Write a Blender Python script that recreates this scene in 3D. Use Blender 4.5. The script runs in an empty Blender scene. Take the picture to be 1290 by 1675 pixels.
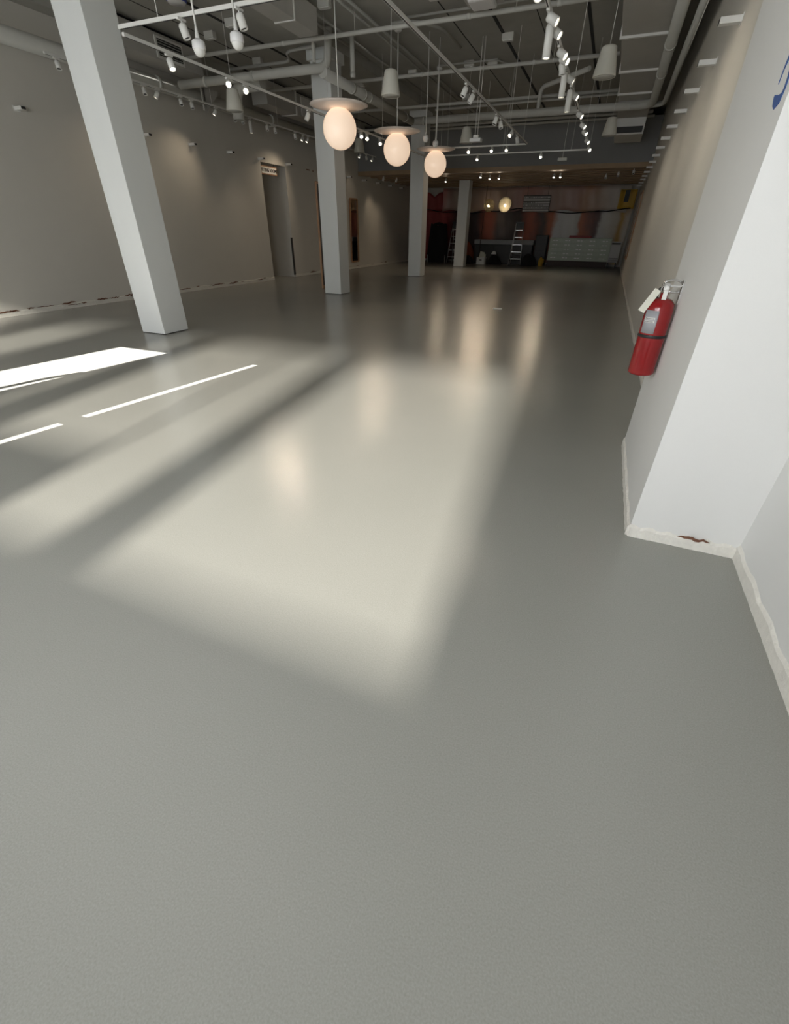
import bpy, bmesh, math, random
from mathutils import Vector, Matrix
random.seed(7)
PI = math.pi
scn = bpy.context.scene
COL = scn.collection

# ------------------------------------------------------------ camera
cam_d = bpy.data.cameras.new('camera'); cam = bpy.data.objects.new('camera', cam_d); COL.objects.link(cam)
yaw, pitch, roll, fpx = 0.390860679, 0.571111472, 0.0128474696, 719.18
f = Vector((-math.sin(yaw)*math.cos(pitch), math.cos(yaw)*math.cos(pitch), -math.sin(pitch)))
r0 = Vector((math.cos(yaw), math.sin(yaw), 0)); u0 = r0.cross(f)
r = r0*math.cos(roll) + u0*math.sin(roll); u = -r0*math.sin(roll) + u0*math.cos(roll)
M = Matrix(((r.x, u.x, -f.x, 0), (r.y, u.y, -f.y, 0), (r.z, u.z, -f.z, 1.5), (0, 0, 0, 1)))
cam.matrix_world = M
cam_d.sensor_fit = 'VERTICAL'; cam_d.sensor_height = 36; cam_d.lens = 36*fpx/1675
cam_d.clip_start = .05; cam_d.clip_end = 200
scn.camera = cam

# ------------------------------------------------------------ world, sun, daylight, exposure
scn.view_settings.view_transform = 'Standard'; scn.view_settings.look = 'None'
scn.view_settings.gamma = 1; scn.view_settings.use_curve_mapping = False
scn.view_settings.exposure = 0.22
w = bpy.data.worlds.new('sky'); scn.world = w; w.use_nodes = True
w.node_tree.nodes['Background'].inputs[0].default_value = (.72, .84, 1, 1)
w.node_tree.nodes['Background'].inputs[1].default_value = .35

def light(name, kind, loc, direction, energy, color=(1, 1, 1), **kw):
    d = bpy.data.lights.new(name, kind); d.energy = energy; d.color = color
    for k, v in kw.items(): setattr(d, k, v)
    o = bpy.data.objects.new(name, d); COL.objects.link(o); o.location = loc
    o.rotation_euler = Vector(direction).to_track_quat('-Z', 'Y').to_euler()
    return o
# direct low sun, which reaches the floor only through the slits between the added sun blockers over the street
light('sun', 'SUN', (-9, -14, 12), (.12, 1, -.493), 34, (1, .97, .92), angle=math.radians(.03))
# sunlight thrown back by the windows of a facade across the street
light('facade_glare', 'AREA', (3.1, -40, 19.5), (-4.6, 42.3, -19.5), 60000, (1, .95, .85), size=3)
# open sky and street seen through the storefront
DAY = (.97, .985, 1)
WINDOWS = [(-9.6, -7.9, .3, 3.0), (-7.12, -6.1, .3, 3.0), (-4.72, -4.5, .3, 3.0), (-4.05, -2.85, 1.5, 3.0), (-2.85, -2.2, 1.08, 3.0), (-1.88, -.12, 1.08, 3.0)]
light('daylight_left', 'AREA', (-7.6, -2.4, 2.2), (0.05, 1, -.06), 185, DAY, shape='RECTANGLE', size=4.6, size_y=2.8)
light('daylight_right', 'AREA', (-2.5, -1.75, 2.3), (0, 1, -.12), 305, DAY, shape='RECTANGLE', size=4.4, size_y=2.2)

# ------------------------------------------------------------ materials
MATS = {}
def mat(name, color, rough=.6, metal=0, emit=None, estr=0, bump=0, bscale=60, var=0, vscale=3, coat=0, trans=0, alpha=1):
    m = bpy.data.materials.new(name); m.use_nodes = True; nt = m.node_tree; b = nt.nodes['Principled BSDF']
    b.inputs['Base Color'].default_value = (*color, 1); b.inputs['Roughness'].default_value = rough
    b.inputs['Metallic'].default_value = metal; b.inputs['Coat Weight'].default_value = coat
    b.inputs['Transmission Weight'].default_value = trans; b.inputs['Alpha'].default_value = alpha
    if emit: b.inputs['Emission Color'].default_value = (*emit, 1); b.inputs['Emission Strength'].default_value = estr
    tc = nt.nodes.new('ShaderNodeTexCoord')
    n2 = nt.nodes.new('ShaderNodeTexNoise'); n2.inputs['Scale'].default_value = vscale; n2.inputs['Detail'].default_value = 4
    nt.links.new(tc.outputs['Object'], n2.inputs['Vector'])
    mx = nt.nodes.new('ShaderNodeMix'); mx.data_type = 'RGBA'
    v = var if var else .04
    mx.inputs['A'].default_value = (*[c*(1-v) for c in color], 1); mx.inputs['B'].default_value = (*[min(1, c*(1+v)) for c in color], 1)
    nt.links.new(n2.outputs['Fac'], mx.inputs['Factor']); nt.links.new(mx.outputs['Result'], b.inputs['Base Color'])
    if bump:
        n = nt.nodes.new('ShaderNodeTexNoise'); n.inputs['Scale'].default_value = bscale; n.inputs['Detail'].default_value = 3
        nt.links.new(tc.outputs['Object'], n.inputs['Vector'])
        bp = nt.nodes.new('ShaderNodeBump'); bp.inputs['Strength'].default_value = bump; bp.inputs['Distance'].default_value = .01
        nt.links.new(n.outputs['Fac'], bp.inputs['Height']); nt.links.new(bp.outputs['Normal'], b.inputs['Normal'])
    MATS[name] = m
    return m
mat('wall_paint', (.64, .62, .57), .75, bump=.05, bscale=180, var=.02)
mat('column_paint', (.74, .76, .75), .6, bump=.04, bscale=150, var=.02)
mat('pier_paint', (.72, .72, .70), .65, bump=.04, bscale=150, var=.02)
mat('roof_paint', (.40, .395, .36), .8, bump=.05, bscale=40, var=.12)
mat('roof_gap', (.03, .03, .03), .9)
mat('pipe_paint', (.58, .58, .54), .75, var=.06)
mat('duct_paint', (.50, .49, .46), .6, var=.06)
mat('white_metal', (.78, .78, .75), .4)
mat('white_plastic', (.8, .8, .8), .4)
mat('speaker_white', (.66, .65, .58), .6)
mat('dish_enamel', (.30, .27, .19), .5)
mat('bulkhead_paint', (.25, .255, .255), .7, var=.05)
mat('dark_metal', (.03, .03, .03), .5)
mat('black_plastic', (.012, .012, .013), .5)
mat('black_cloth', (.012, .011, .012), .95, bump=.4, bscale=12)
mat('lamp_glow', (1, .95, .85), .4, emit=(1, .9, .72), estr=9)
mat('bulb_glow', (1, .95, .85), .4, emit=(1, .80, .52), estr=5)
mat('globe_opal', (.85, .78, .7), .25, emit=(1, .72, .51), estr=.53)
mat('disc_cream', (.86, .77, .70), .35)
mat('wood_light', (.40, .22, .12), .5, var=.25, vscale=9)
mat('wood_dark', (.10, .045, .02), .5, var=.3, vscale=9)
mat('wood_trim', (.33, .23, .14), .6, var=.2, vscale=3)
mat('mirror', (.6, .6, .6), .04, metal=1)
mat('red_paint', (.25, .004, .006), .22, coat=.4)
mat('chrome', (.75, .75, .75), .15, metal=1)
mat('aluminium', (.62, .62, .62), .35, metal=.8)
mat('grey_label', (.34, .34, .36), .5)
mat('white_paper', (.8, .8, .77), .7)
mat('tag_paper', (.70, .70, .60), .7)
mat('blue_tape', (.03, .10, .33), .45, var=.25, vscale=30)
mat('blue_plastic', (.03, .06, .35), .4)
mat('rope_black', (.008, .006, .01), .8)
mat('green_grey_metal', (.38, .44, .33), .35, var=.15, vscale=6)
mat('grey_worktop', (.30, .31, .32), .5)
mat('heater_white', (.55, .54, .52), .5)
mat('yellow_plastic', (.55, .33, .03), .5)
mat('orange_cloth', (.30, .08, .03), .9)
mat('red_plastic', (.30, .03, .025), .5)
mat('dark_wood', (.05, .03, .025), .6)
mat('glass_amber', (.8, .75, .6), .1, trans=.9)
mat('plaster_torn', (.74, .72, .66), .9, bump=.5, bscale=60, var=.12, vscale=25)
mat('tear_brown', (.16, .075, .045), .95, var=.3, vscale=30)
mat('building_grey', (.3, .3, .3), .9)
mat('conduit', (.42, .42, .39), .5)

# floor: grey poured resin, semi gloss, faint mottling and sand grain
def floor_mat():
    m = mat('floor_resin', (.30, .295, .265), .24); nt = m.node_tree; b = nt.nodes['Principled BSDF']; L = nt.links
    tc = nt.nodes.new('ShaderNodeTexCoord')
    def noise(s, d=4):
        n = nt.nodes.new('ShaderNodeTexNoise'); n.inputs['Scale'].default_value = s; n.inputs['Detail'].default_value = d
        L.new(tc.outputs['Object'], n.inputs['Vector']); return n
    a, g = noise(.7), noise(190, 2)
    m1 = nt.nodes.new('ShaderNodeMix'); m1.data_type = 'RGBA'
    m1.inputs['A'].default_value = (.275, .275, .250, 1); m1.inputs['B'].default_value = (.315, .312, .287, 1)
    L.new(a.outputs['Fac'], m1.inputs['Factor'])
    m2 = nt.nodes.new('ShaderNodeMix'); m2.data_type = 'RGBA'; m2.blend_type = 'OVERLAY'; m2.inputs['Factor'].default_value = .22
    L.new(m1.outputs['Result'], m2.inputs['A']); L.new(g.outputs['Fac'], m2.inputs['B'])
    # sparse dark specks pressed into the resin
    v = nt.nodes.new('ShaderNodeTexVoronoi'); v.inputs['Scale'].default_value = 3.2; L.new(tc.outputs['Object'], v.inputs['Vector'])
    lt = nt.nodes.new('ShaderNodeMath'); lt.operation = 'LESS_THAN'; lt.inputs[1].default_value = .009; L.new(v.outputs['Distance'], lt.inputs[0])
    m3 = nt.nodes.new('ShaderNodeMix'); m3.data_type = 'RGBA'; m3.inputs['B'].default_value = (.10, .09, .08, 1)
    L.new(lt.outputs[0], m3.inputs['Factor']); L.new(m2.outputs['Result'], m3.inputs['A']); L.new(m3.outputs['Result'], b.inputs['Base Color'])
    bp = nt.nodes.new('ShaderNodeBump'); bp.inputs['Strength'].default_value = .09; bp.inputs['Distance'].default_value = .004
    L.new(g.outputs['Fac'], bp.inputs['Height']); L.new(bp.outputs['Normal'], b.inputs['Normal'])
    return m
floor_mat()

# painted tarpaulins on the rear wall: blurred vertical colour fields of the thing itself
def ramp_mat(name, stops, x0, x1, rough=.7, dist=.35):
    m = mat(name, (.3, .3, .3), rough); nt = m.node_tree; b = nt.nodes['Principled BSDF']; L = nt.links
    tc = nt.nodes.new('ShaderNodeTexCoord'); sp = nt.nodes.new('ShaderNodeSeparateXYZ'); L.new(tc.outputs['Object'], sp.inputs[0])
    n = nt.nodes.new('ShaderNodeTexNoise'); n.inputs['Scale'].default_value = 1.1; n.inputs['Detail'].default_value = 3; L.new(tc.outputs['Object'], n.inputs['Vector'])
    ad = nt.nodes.new('ShaderNodeMath'); ad.operation = 'MULTIPLY_ADD'; ad.inputs[1].default_value = dist*2.5
    L.new(n.outputs['Fac'], ad.inputs[0]); L.new(sp.outputs['X'], ad.inputs[2])
    mr = nt.nodes.new('ShaderNodeMapRange'); mr.inputs['From Min'].default_value = x0+dist*1.25; mr.inputs['From Max'].default_value = x1+dist*1.25
    L.new(ad.outputs[0], mr.inputs['Value'])
    cr = nt.nodes.new('ShaderNodeValToRGB'); L.new(mr.outputs['Result'], cr.inputs['Fac']); cr.color_ramp.interpolation = 'EASE'
    els = cr.color_ramp.elements
    for i, (p, c) in enumerate(stops):
        e = els[i] if i < 2 else els.new(p)
        e.position = p; e.color = (*c, 1)
    L.new(cr.outputs['Color'], b.inputs['Base Color']); return m

# ------------------------------------------------------------ geometry helpers
class MB:
    def __init__(s): s.bm = bmesh.new()
    def box(s, x0, x1, y0, y1, z0, z1, bev=0, M=None):
        t = bmesh.new(); bmesh.ops.create_cube(t, size=1)
        for v in t.verts: v.co = Vector(((x0+x1)/2+v.co.x*(x1-x0), (y0+y1)/2+v.co.y*(y1-y0), (z0+z1)/2+v.co.z*(z1-z0)))
        if bev: bmesh.ops.bevel(t, geom=t.edges[:], offset=bev, segments=2, affect='EDGES', profile=.5)
        if M: bmesh.ops.transform(t, matrix=M, verts=t.verts)
        s._add(t); return s
    def _add(s, t):
        me = bpy.data.meshes.new('tmp'); t.to_mesh(me); t.free(); s.bm.from_mesh(me); bpy.data.meshes.remove(me)
    def cyl(s, a, b, r1, r2=None, n=16, cap=True):
        a, b = Vector(a), Vector(b); r2 = r1 if r2 is None else r2; d = b-a
        t = bmesh.new(); bmesh.ops.create_cone(t, cap_ends=cap, segments=n, radius1=r1, radius2=r2, depth=d.length)
        q = d.to_track_quat('Z', 'Y').to_matrix().to_4x4()
        bmesh.ops.transform(t, matrix=Matrix.Translation((a+b)/2) @ q, verts=t.verts)
        for fc in t.faces: fc.smooth = len(fc.verts) == 4
        s._add(t); return s
    def tube(s, pts, r, n=12, cap=True):
        pts = [Vector(p) for p in pts]; rings = []; up = None
        for i, p in enumerate(pts):
            d = (pts[min(i+1, len(pts)-1)]-pts[max(i-1, 0)]).normalized()
            if up is None: up = d.orthogonal().normalized()
            up = (up - d*up.dot(d)).normalized(); sd = d.cross(up)
            rings.append([s.bm.verts.new(p+(up*math.cos(2*PI*k/n)+sd*math.sin(2*PI*k/n))*r) for k in range(n)])
        for i in range(len(rings)-1):
            for k in range(n):
                fc = s.bm.faces.new((rings[i][k], rings[i][(k+1) % n], rings[i+1][(k+1) % n], rings[i+1][k])); fc.smooth = True
        if cap: s.bm.faces.new(rings[0][::-1]); s.bm.faces.new(rings[-1])
        return s
    def lathe(s, prof, c=(0, 0, 0), n=32, M=None):
        c = Vector(c); rings = []; T = M or Matrix.Identity(4)
        for (rr, z) in prof:
            if rr < 1e-5: rings.append([s.bm.verts.new(c+T@Vector((0, 0, z)))])
            else: rings.append([s.bm.verts.new(c+T@Vector((rr*math.cos(2*PI*k/n), rr*math.sin(2*PI*k/n), z))) for k in range(n)])
        for a, b in zip(rings, rings[1:]):
            for k in range(n):
                k2 = (k+1) % n
                if len(a) == 1 and len(b) == 1: continue
                if len(a) == 1: vs = (a[0], b[k], b[k2])
                elif len(b) == 1: vs = (a[k], a[k2], b[0])
                else: vs = (a[k], a[k2], b[k2], b[k])
                fc = s.bm.faces.new(vs); fc.smooth = True
        return s
    def prism(s, poly, y0, y1, M=None):           # polygon in x,z extruded along y
        T = M or Matrix.Identity(4)
        A = [s.bm.verts.new(T@Vector((x, y0, z))) for x, z in poly]; B = [s.bm.verts.new(T@Vector((x, y1, z))) for x, z in poly]
        s.bm.faces.new(A); s.bm.faces.new(B[::-1]); n = len(poly)
        for k in range(n): s.bm.faces.new((A[k], B[k], B[(k+1) % n], A[(k+1) % n]))
        return s
    def grid(s, nx, ny, fn):
        V = [[s.bm.verts.new(fn(i/nx, j/ny)) for i in range(nx+1)] for j in range(ny+1)]
        for j in range(ny):
            for i in range(nx):
                fc = s.bm.faces.new((V[j][i], V[j][i+1], V[j+1][i+1], V[j+1][i])); fc.smooth = True
        return s
    def build(s, name, m, parent=None, loc=(0, 0, 0), solid=0):
        bmesh.ops.recalc_face_normals(s.bm, faces=s.bm.faces)
        me = bpy.data.meshes.new(name); s.bm.to_mesh(me); s.bm.free(); me.materials.append(MATS[m])
        o = bpy.data.objects.new(name, me); COL.objects.link(o); o.location = loc
        if parent is not None: o.parent = parent
        if solid:
            md = o.modifiers.new('thickness', 'SOLIDIFY'); md.thickness = solid
        return o
def tag(o, label, cat, group=None, kind=None):
    o['label'] = label; o['category'] = cat
    if group: o['group'] = group
    if kind: o['kind'] = kind
    return o
def struct(o): o['kind'] = 'structure'; return o
def thing(name, label, cat, loc=(0, 0, 0), rz=0, group=None):
    o = bpy.data.objects.new(name, None); COL.objects.link(o); o.location = loc; o.rotation_euler = (0, 0, rz)
    o.empty_display_size = .1
    return tag(o, label, cat, group)
def dup(root, loc, label, rz=None, group=None):
    c = root.copy(); COL.objects.link(c); c.location = loc
    if rz is not None: c.rotation_euler = (0, 0, rz)
    c['label'] = label
    if group: c['group'] = group
    for ch in list(root.children):
        d = ch.copy(); COL.objects.link(d); d.parent = c
        for g in ch.children:
            e = g.copy(); COL.objects.link(e); e.parent = d
    return c
ORD = ['first', 'second', 'third', 'fourth', 'fifth', 'sixth', 'seventh', 'eighth', 'ninth', 'tenth', 'eleventh', 'twelfth', 'thirteenth', 'fourteenth', 'fifteenth', 'sixteenth', 'seventeenth', 'eighteenth', 'nineteenth', 'twentieth']

def arc(c, r, a0, a1, ax, ay, n=8):
    c, ax, ay = Vector(c), Vector(ax), Vector(ay)
    return [c+ax*(r*math.cos(a0+(a1-a0)*i/n))+ay*(r*math.sin(a0+(a1-a0)*i/n)) for i in range(n+1)]
def bend(pts, rad, n=7):                          # polyline with rounded corners
    pts = [Vector(p) for p in pts]; out = [pts[0]]
    for i in range(1, len(pts)-1):
        a, b, c = pts[i-1], pts[i], pts[i+1]
        d1 = (a-b).normalized(); d2 = (c-b).normalized(); r_ = min(rad, (a-b).length*.49, (c-b).length*.49)
        p, q = b+d1*r_, b+d2*r_
        for k in range(n+1):
            t = k/n; out.append(p*(1-t)**2+b*2*t*(1-t)+q*t*t)
    out.append(pts[-1]); return out

# ------------------------------------------------------------ structure
XL, XR, XN, ZR, YB, YF = -10.41, .70, 1.0, 4.95, 28.3, -1.2
struct(MB().box(XL-3, XN+.3, YF-.3, YB+.3, -.15, 0).build('floor', 'floor_resin'))
rf = struct(MB().box(XL-.3, XN+.3, YF-.3, YB+.3, ZR, ZR+.2).build('ceiling', 'roof_paint'))
seams = MB()
for x in (-9.75, -8.1, -4.65, -3.0, -1.3): seams.box(x-.03, x+.03, YF, 20.8, ZR-.012, ZR+.01)
for x in (-9.0, -7.3, -3.8, -2.2): seams.box(x-.008, x+.008, YF, 20.8, ZR-.006, ZR+.01)
seams.build('panel_joint', 'roof_gap', rf)
struct(MB().box(-7.0, -6.35, YF, 20.8, ZR-.2, ZR).build('trim_1', 'roof_paint'))          # girder over the column row
struct(MB().box(XL, XL+.35, YF, 20.8, ZR-.22, ZR).build('trim_2', 'roof_paint'))          # edge beam on the left wall
# left wall with the opening to the fitting rooms (y 14.15 .. 15.45, z 3.18)
wl = MB().box(XL-.3, XL, YF-.3, 14.15, 0, ZR).box(XL-.3, XL, 15.45, YB+.3, 0, ZR).box(XL-.3, XL, 14.15, 15.45, 3.2, ZR)
struct(wl.build('wall_left', 'wall_paint'))
rc = MB().box(XL-2.6, XL-.3, 15.45, 15.6, 0, 3.3).box(XL-2.6, XL-.3, 14.0, 14.15, 0, 3.3).box(XL-2.7, XL-2.6, 14.0, 15.6, 0, 3.3).box(XL-2.6, XL-.3, 14.0, 15.6, 3.2, 3.3)
struct(rc.build('wall_passage', 'wall_paint'))
struct(MB().box(XR, XN+.3, 3.89, YB+.3, 0, ZR).build('wall_right', 'wall_paint'))
struct(MB().box(.461, XN+.3, 2.48, 3.89, 0, ZR).build('wall_pier', 'pier_paint'))
struct(MB().box(XN, XN+.3, YF-.3, 2.48, 0, ZR).build('wall_near', 'pier_paint'))
struct(MB().box(XL-.3, XN+.3, YB, YB+.3, 0, ZR).build('wall_back', 'wall_paint'))
# storefront wall behind the camera
wf = MB(); xs = [XL-.3]
for (a, b, z0, z1) in WINDOWS:
    wf.box(xs[-1], a, YF-.2, YF, 0, ZR); wf.box(a, b, YF-.2, YF, 0, z0); wf.box(a, b, YF-.2, YF, z1, ZR); xs.append(b)
wf.box(xs[-1], XN+.3, YF-.2, YF, 0, ZR)
struct(wf.build('wall_front', 'wall_paint'))
for i, (a, b, z0, z1) in enumerate(WINDOWS):
    fr = MB(); t = .03
    fr.box(a, a+t, YF-.14, YF-.06, z0, z1).box(b-t, b, YF-.14, YF-.06, z0, z1).box(a, b, YF-.14, YF-.06, z0, z0+t).box(a, b, YF-.14, YF-.06, z1-t, z1)
    struct(fr.build('window_%d' % (i+1), 'dark_metal'))
struct(MB().box(-4.72, -4.5, YF-.12, YF-.08, 1.785, 1.868).build('window_bar', 'dark_metal'))  # bar added to break the thin sun line on the floor
tag(MB().tube(bend([(-6.14, YF-.1, 2.36), (-6.25, YF-.1, 2.2), (-6.27, YF-.1, 1.95), (-6.42, YF-.1, 1.7), (-6.5, YF-.1, .3)], .2), .045).build('window_decal', 'dark_metal'), 'dark curved strip hanging in the storefront window behind the camera', 'decal')  # strip added out of view to cast a hooked shadow into the sun patch
# unseen blockers added outside: gaps between them let slits of direct sun through
bl = [(-45, -11.85), (-10.93, -9.48), (-9.38, 30)]
for i, (a, b) in enumerate(bl):
    tag(MB().box(a, b, -41.4, -41.2, -.15, 60).build('building', 'building_grey'), 'grey building front across the street, %s from the left' % ORD[i], 'building', 'buildings across the street')
# bulkhead and lower ceiling
struct(MB().box(XL, XR, 20.8, 21.0, 3.52, 4.72).build('wall_bulkhead', 'bulkhead_paint'))
struct(MB().box(XL, XR, 20.76, 21.0, 3.38, 3.52).build('trim_3', 'wood_trim'))
lc = MB().box(XL, XR, 21.0, YB, 3.5, 3.6)
lowc = struct(lc.build('ceiling_rear', 'wood_dark'))
sl = MB()
for k in range(10): sl.box(XL, XR, 21.3+k*.7, 21.55+k*.7, 3.405, 3.5)
sl.build('slat', 'wood_trim', lowc)

# torn plaster line where the baseboards came off
def torn(name, p0, p1, nrm, h=.07, seed=0, m='plaster_torn', thick=.012, cuts=40):
    rnd = random.Random(seed); p0, p1, nrm = Vector(p0), Vector(p1), Vector(nrm); mb = MB(); pr = []
    for i in range(cuts+1):
        t = i/cuts; pr.append((p0.lerp(p1, t), h*(.92+.10*math.sin(i*.9+seed)+.08*rnd.random()), thick*(.8+.3*rnd.random())))
    rows = [[mb.bm.verts.new(p), mb.bm.verts.new(p+nrm*th), mb.bm.verts.new(p+nrm*th+Vector((0, 0, hh*.8))), mb.bm.verts.new(p+Vector((0, 0, hh)))] for p, hh, th in pr]
    for a, b in zip(rows, rows[1:]):
        for k in range(3): mb.bm.faces.new((a[k], b[k], b[k+1], a[k+1]))
    mb.bm.faces.new(rows[0]); mb.bm.faces.new(rows[-1][::-1])
    return struct(mb.build(name, m))
torn('baseboard_pier', (.461, 2.48, 0), (XN, 2.48, 0), (0, -1, 0), .075, 1)
torn('baseboard_pier_side', (.461, 2.48, 0), (.461, 3.89, 0), (-1, 0, 0), .07, 2)
torn('baseboard_near', (XN, YF, 0), (XN, 2.48, 0), (-1, 0, 0), .085, 3, cuts=90)
torn('baseboard_right', (XR, 3.89, 0), (XR, YB, 0), (-1, 0, 0), .06, 4, cuts=160, thick=.02)
torn('baseboard_left', (XL, YF, 0), (XL, 14.15, 0), (1, 0, 0), .10, 5, cuts=120)
torn('baseboard_left_rear', (XL, 15.45, 0), (XL, YB, 0), (1, 0, 0), .09, 6, cuts=120)
def tear(p, axis, nrm, L, h, seed):               # ragged brown tear in the paper face
    rnd = random.Random(seed); p, axis, nrm = Vector(p), Vector(axis), Vector(nrm); mb = MB(); n = 9; top, bot = [], []
    for i in range(n+1):
        t = i/n; e = math.sin(PI*t)**.6*h; wob = (rnd.random()-.5)*h*.8
        top.append(mb.bm.verts.new(p+axis*(L*t)+nrm*.016+Vector((0, 0, wob+e/2)))); bot.append(mb.bm.verts.new(p+axis*(L*t)+nrm*.016+Vector((0, 0, wob-e/2))))
    for i in range(n): mb.bm.faces.new((bot[i], bot[i+1], top[i+1], top[i]))
    return mb
tb = tear((.70, 2.48, .075), (1, 0, 0), (0, -1, 0), .16, .018, 3); tb.build('torn_paper', 'tear_brown', bpy.data.objects['baseboard_pier'], solid=.003)
rnd = random.Random(11)
for (lo, hi, n) in ((5.2, 8.6, 11), (9.6, 14.0, 8)):
    for k in range(n):
        y = lo+(hi-lo)*(k+rnd.random()*.7)/n
        tear((XL, y, .06+.05*rnd.random()), (0, 1, 0), (1, 0, 0), .12+.35*rnd.random(), .012+.03*rnd.random(), k).build('torn_paper', 'tear_brown', bpy.data.objects['baseboard_left'], solid=.003)
for k in range(9):
    tear((XL, 15.7+rnd.random()*8, .06+.05*rnd.random()), (0, 1, 0), (1, 0, 0), .2+.3*rnd.random(), .012+.025*rnd.random(), 40+k).build('torn_paper', 'tear_brown', bpy.data.objects['baseboard_left_rear'], solid=.003)
# filler marks left by a removed bracket
pm = MB().box(XL, XL+.004, 16.75, 16.95, 3.22, 3.25).box(XL, XL+.004, 17.15, 17.2, 3.2, 3.26)
struct(pm.build('trim_4', 'tear_brown'))

# ------------------------------------------------------------ columns
cl = ['white square column nearest the camera, on the left in daylight', 'white square column behind the first egg-shaped glowing globe', 'white square column between the second and third glowing globes', 'short white square column under the low wood ceiling']
for i, y in enumerate((5.6, 11.6, 17.8, 23.95)):
    zt = ZR-.2 if i < 3 else 3.40
    c = MB().box(-.245, .245, 0, .51, .012, zt, bev=.006).build('square_column', 'column_paint', loc=(-6.665, y, 0))
    tag(c, cl[i], 'column', 'white columns in a row')
    MB().box(-.235, .235, .01, .50, 0, .012).build('base_shim', 'dark_metal', c)
    if i < 3: MB().box(-.30, .30, -.05, .56, zt-.18, zt).build('capital', 'column_paint', c)

# ------------------------------------------------------------ pipes and ducts
def pipe(label, pts, r_, bendr=.25, m='pipe_paint', name='ceiling_pipe', collars=(), rods=()):
    t = thing(name, label, 'pipe', pts[0], group='painted pipes under the ceiling')
    o = Vector(pts[0]); P = [Vector(p)-o for p in pts]
    MB().tube(bend(P, bendr), r_, 16).build('pipe_run', m, t)
    for (c, d) in collars:
        c, d = Vector(c)-o, Vector(d).normalized(); MB().cyl(c-d*.035, c+d*.035, r_*1.13).build('collar', m, t)
    for c in rods:
        c = Vector(c)-o; MB().cyl(c, (c.x, c.y, ZR-o.z), .006, n=6).build('hanger_rod', m, t)
        MB().lathe([(r_*1.06, -.012), (r_*1.1, 0), (r_*1.06, .012)], c, 16, Matrix.Rotation(PI/2, 4, 'Y' if abs(P[-1].x) > abs(P[-1].y) else 'X')).build('hanger_ring', m, t)
    return t
X = (1, 0, 0); Y = (0, 1, 0)
pipe('long thin sprinkler pipe crossing the ceiling nearest the camera', [(-9.4, 10.6, 4.6), (-.75, 10.6, 4.6)], .034, collars=[((x, 10.6, 4.6), X) for x in (-6.9, -3.1, -1.6)], rods=[(x, 10.6, 4.6) for x in (-5.3, -2.3)])
pipe('long thin sprinkler pipe crossing the ceiling, second from the camera', [(-9.5, 13.5, 4.6), (-.68, 13.5, 4.6)], .036, collars=[((x, 13.5, 4.6), X) for x in (-5.0, -2.4)], rods=[(x, 13.5, 4.6) for x in (-3.6, -2.0)])
pipe('thin sprinkler pipe crossing just before the thick pipe', [(-9.8, 16.5, 4.6), (-.68, 16.5, 4.6)], .036)
pipe('thin conduit crossing just beyond the third sprinkler pipe', [(-5.9, 17.2, 4.62), (-.7, 17.0, 4.62)], .03)
pipe('thin pipe running across in front of the grey bulkhead', [(-9.6, 18.8, 4.5), (.3, 18.8, 4.5)], .04)
pipe('thin pipe across the dark gap above the bulkhead', [(-9.6, 20.2, 4.62), (.4, 20.2, 4.62)], .035)
pipe('thick painted pipe from the column row, across and back along the right duct', [(-6.26, 16.2, 4.22), (.20, 16.2, 4.22), (.20, 3.0, 4.22)], .088, .4,
     collars=[((.2, y, 4.22), Y) for y in (9.2, 11.6, 13.4)]+[((-5.9, 16.2, 4.22), X)], rods=[(-4.0, 16.2, 4.22), (-2.9, 16.2, 4.22), (-.9, 16.2, 4.22)])
pipe('outer grey pipe curving beside the right wall', [(-.3, 16.15, 4.2), (.46, 16.15, 4.2), (.46, 3.0, 4.2)], .055, .8)
pipe('bent branch pipe rising from the middle of the thick crossing pipe', [(-2.62, 16.2, 4.25), (-2.62, 16.2, 4.72), (-1.35, 14.9, 4.72)], .05, .2)
pipe('thick insulated pipe along the right side of the columns', [(-6.26, 11.0, 4.22), (-6.26, 16.15, 4.22)], .095, collars=[((-6.26, y, 4.22), Y) for y in (12.3, 12.9, 13.2, 15.6)], rods=[(-6.26, 14.3, 4.22)])
pipe('thick pipe crossing from the left wall to the second column', [(-9.95, 10.85, 4.25), (-6.5, 10.85, 4.25), (-6.2, 11.1, 4.3), (-6.2, 11.2, 4.9)], .08, .25, collars=[((-7.9, 10.85, 4.25), X), ((-9.2, 10.85, 4.25), X)])
pipe('vertical riser pipe beside the second column top', [(-5.92, 11.7, 4.25), (-5.92, 11.7, 4.93)], .05, collars=[((-5.92, 11.7, 4.3), (0, 0, 1))])
pipe('narrow riser pipe in front of the second column top', [(-6.42, 10.95, 4.36), (-6.42, 10.95, 4.93)], .035)
pipe('white elbow duct dropping behind the lit track lights', [(-8.2, 11.6, 4.3), (-9.0, 11.6, 4.3), (-9.0, 11.6, 3.7)], .13, .3)
pipe('thick pipe under the left wall ceiling edge, carrying the wall track', [(-10.22, .5, 4.20), (-10.22, 20.6, 4.20)], .13, collars=[((-10.2, y, 4.2), Y) for y in (6.4, 10.4, 14.6)])
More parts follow.
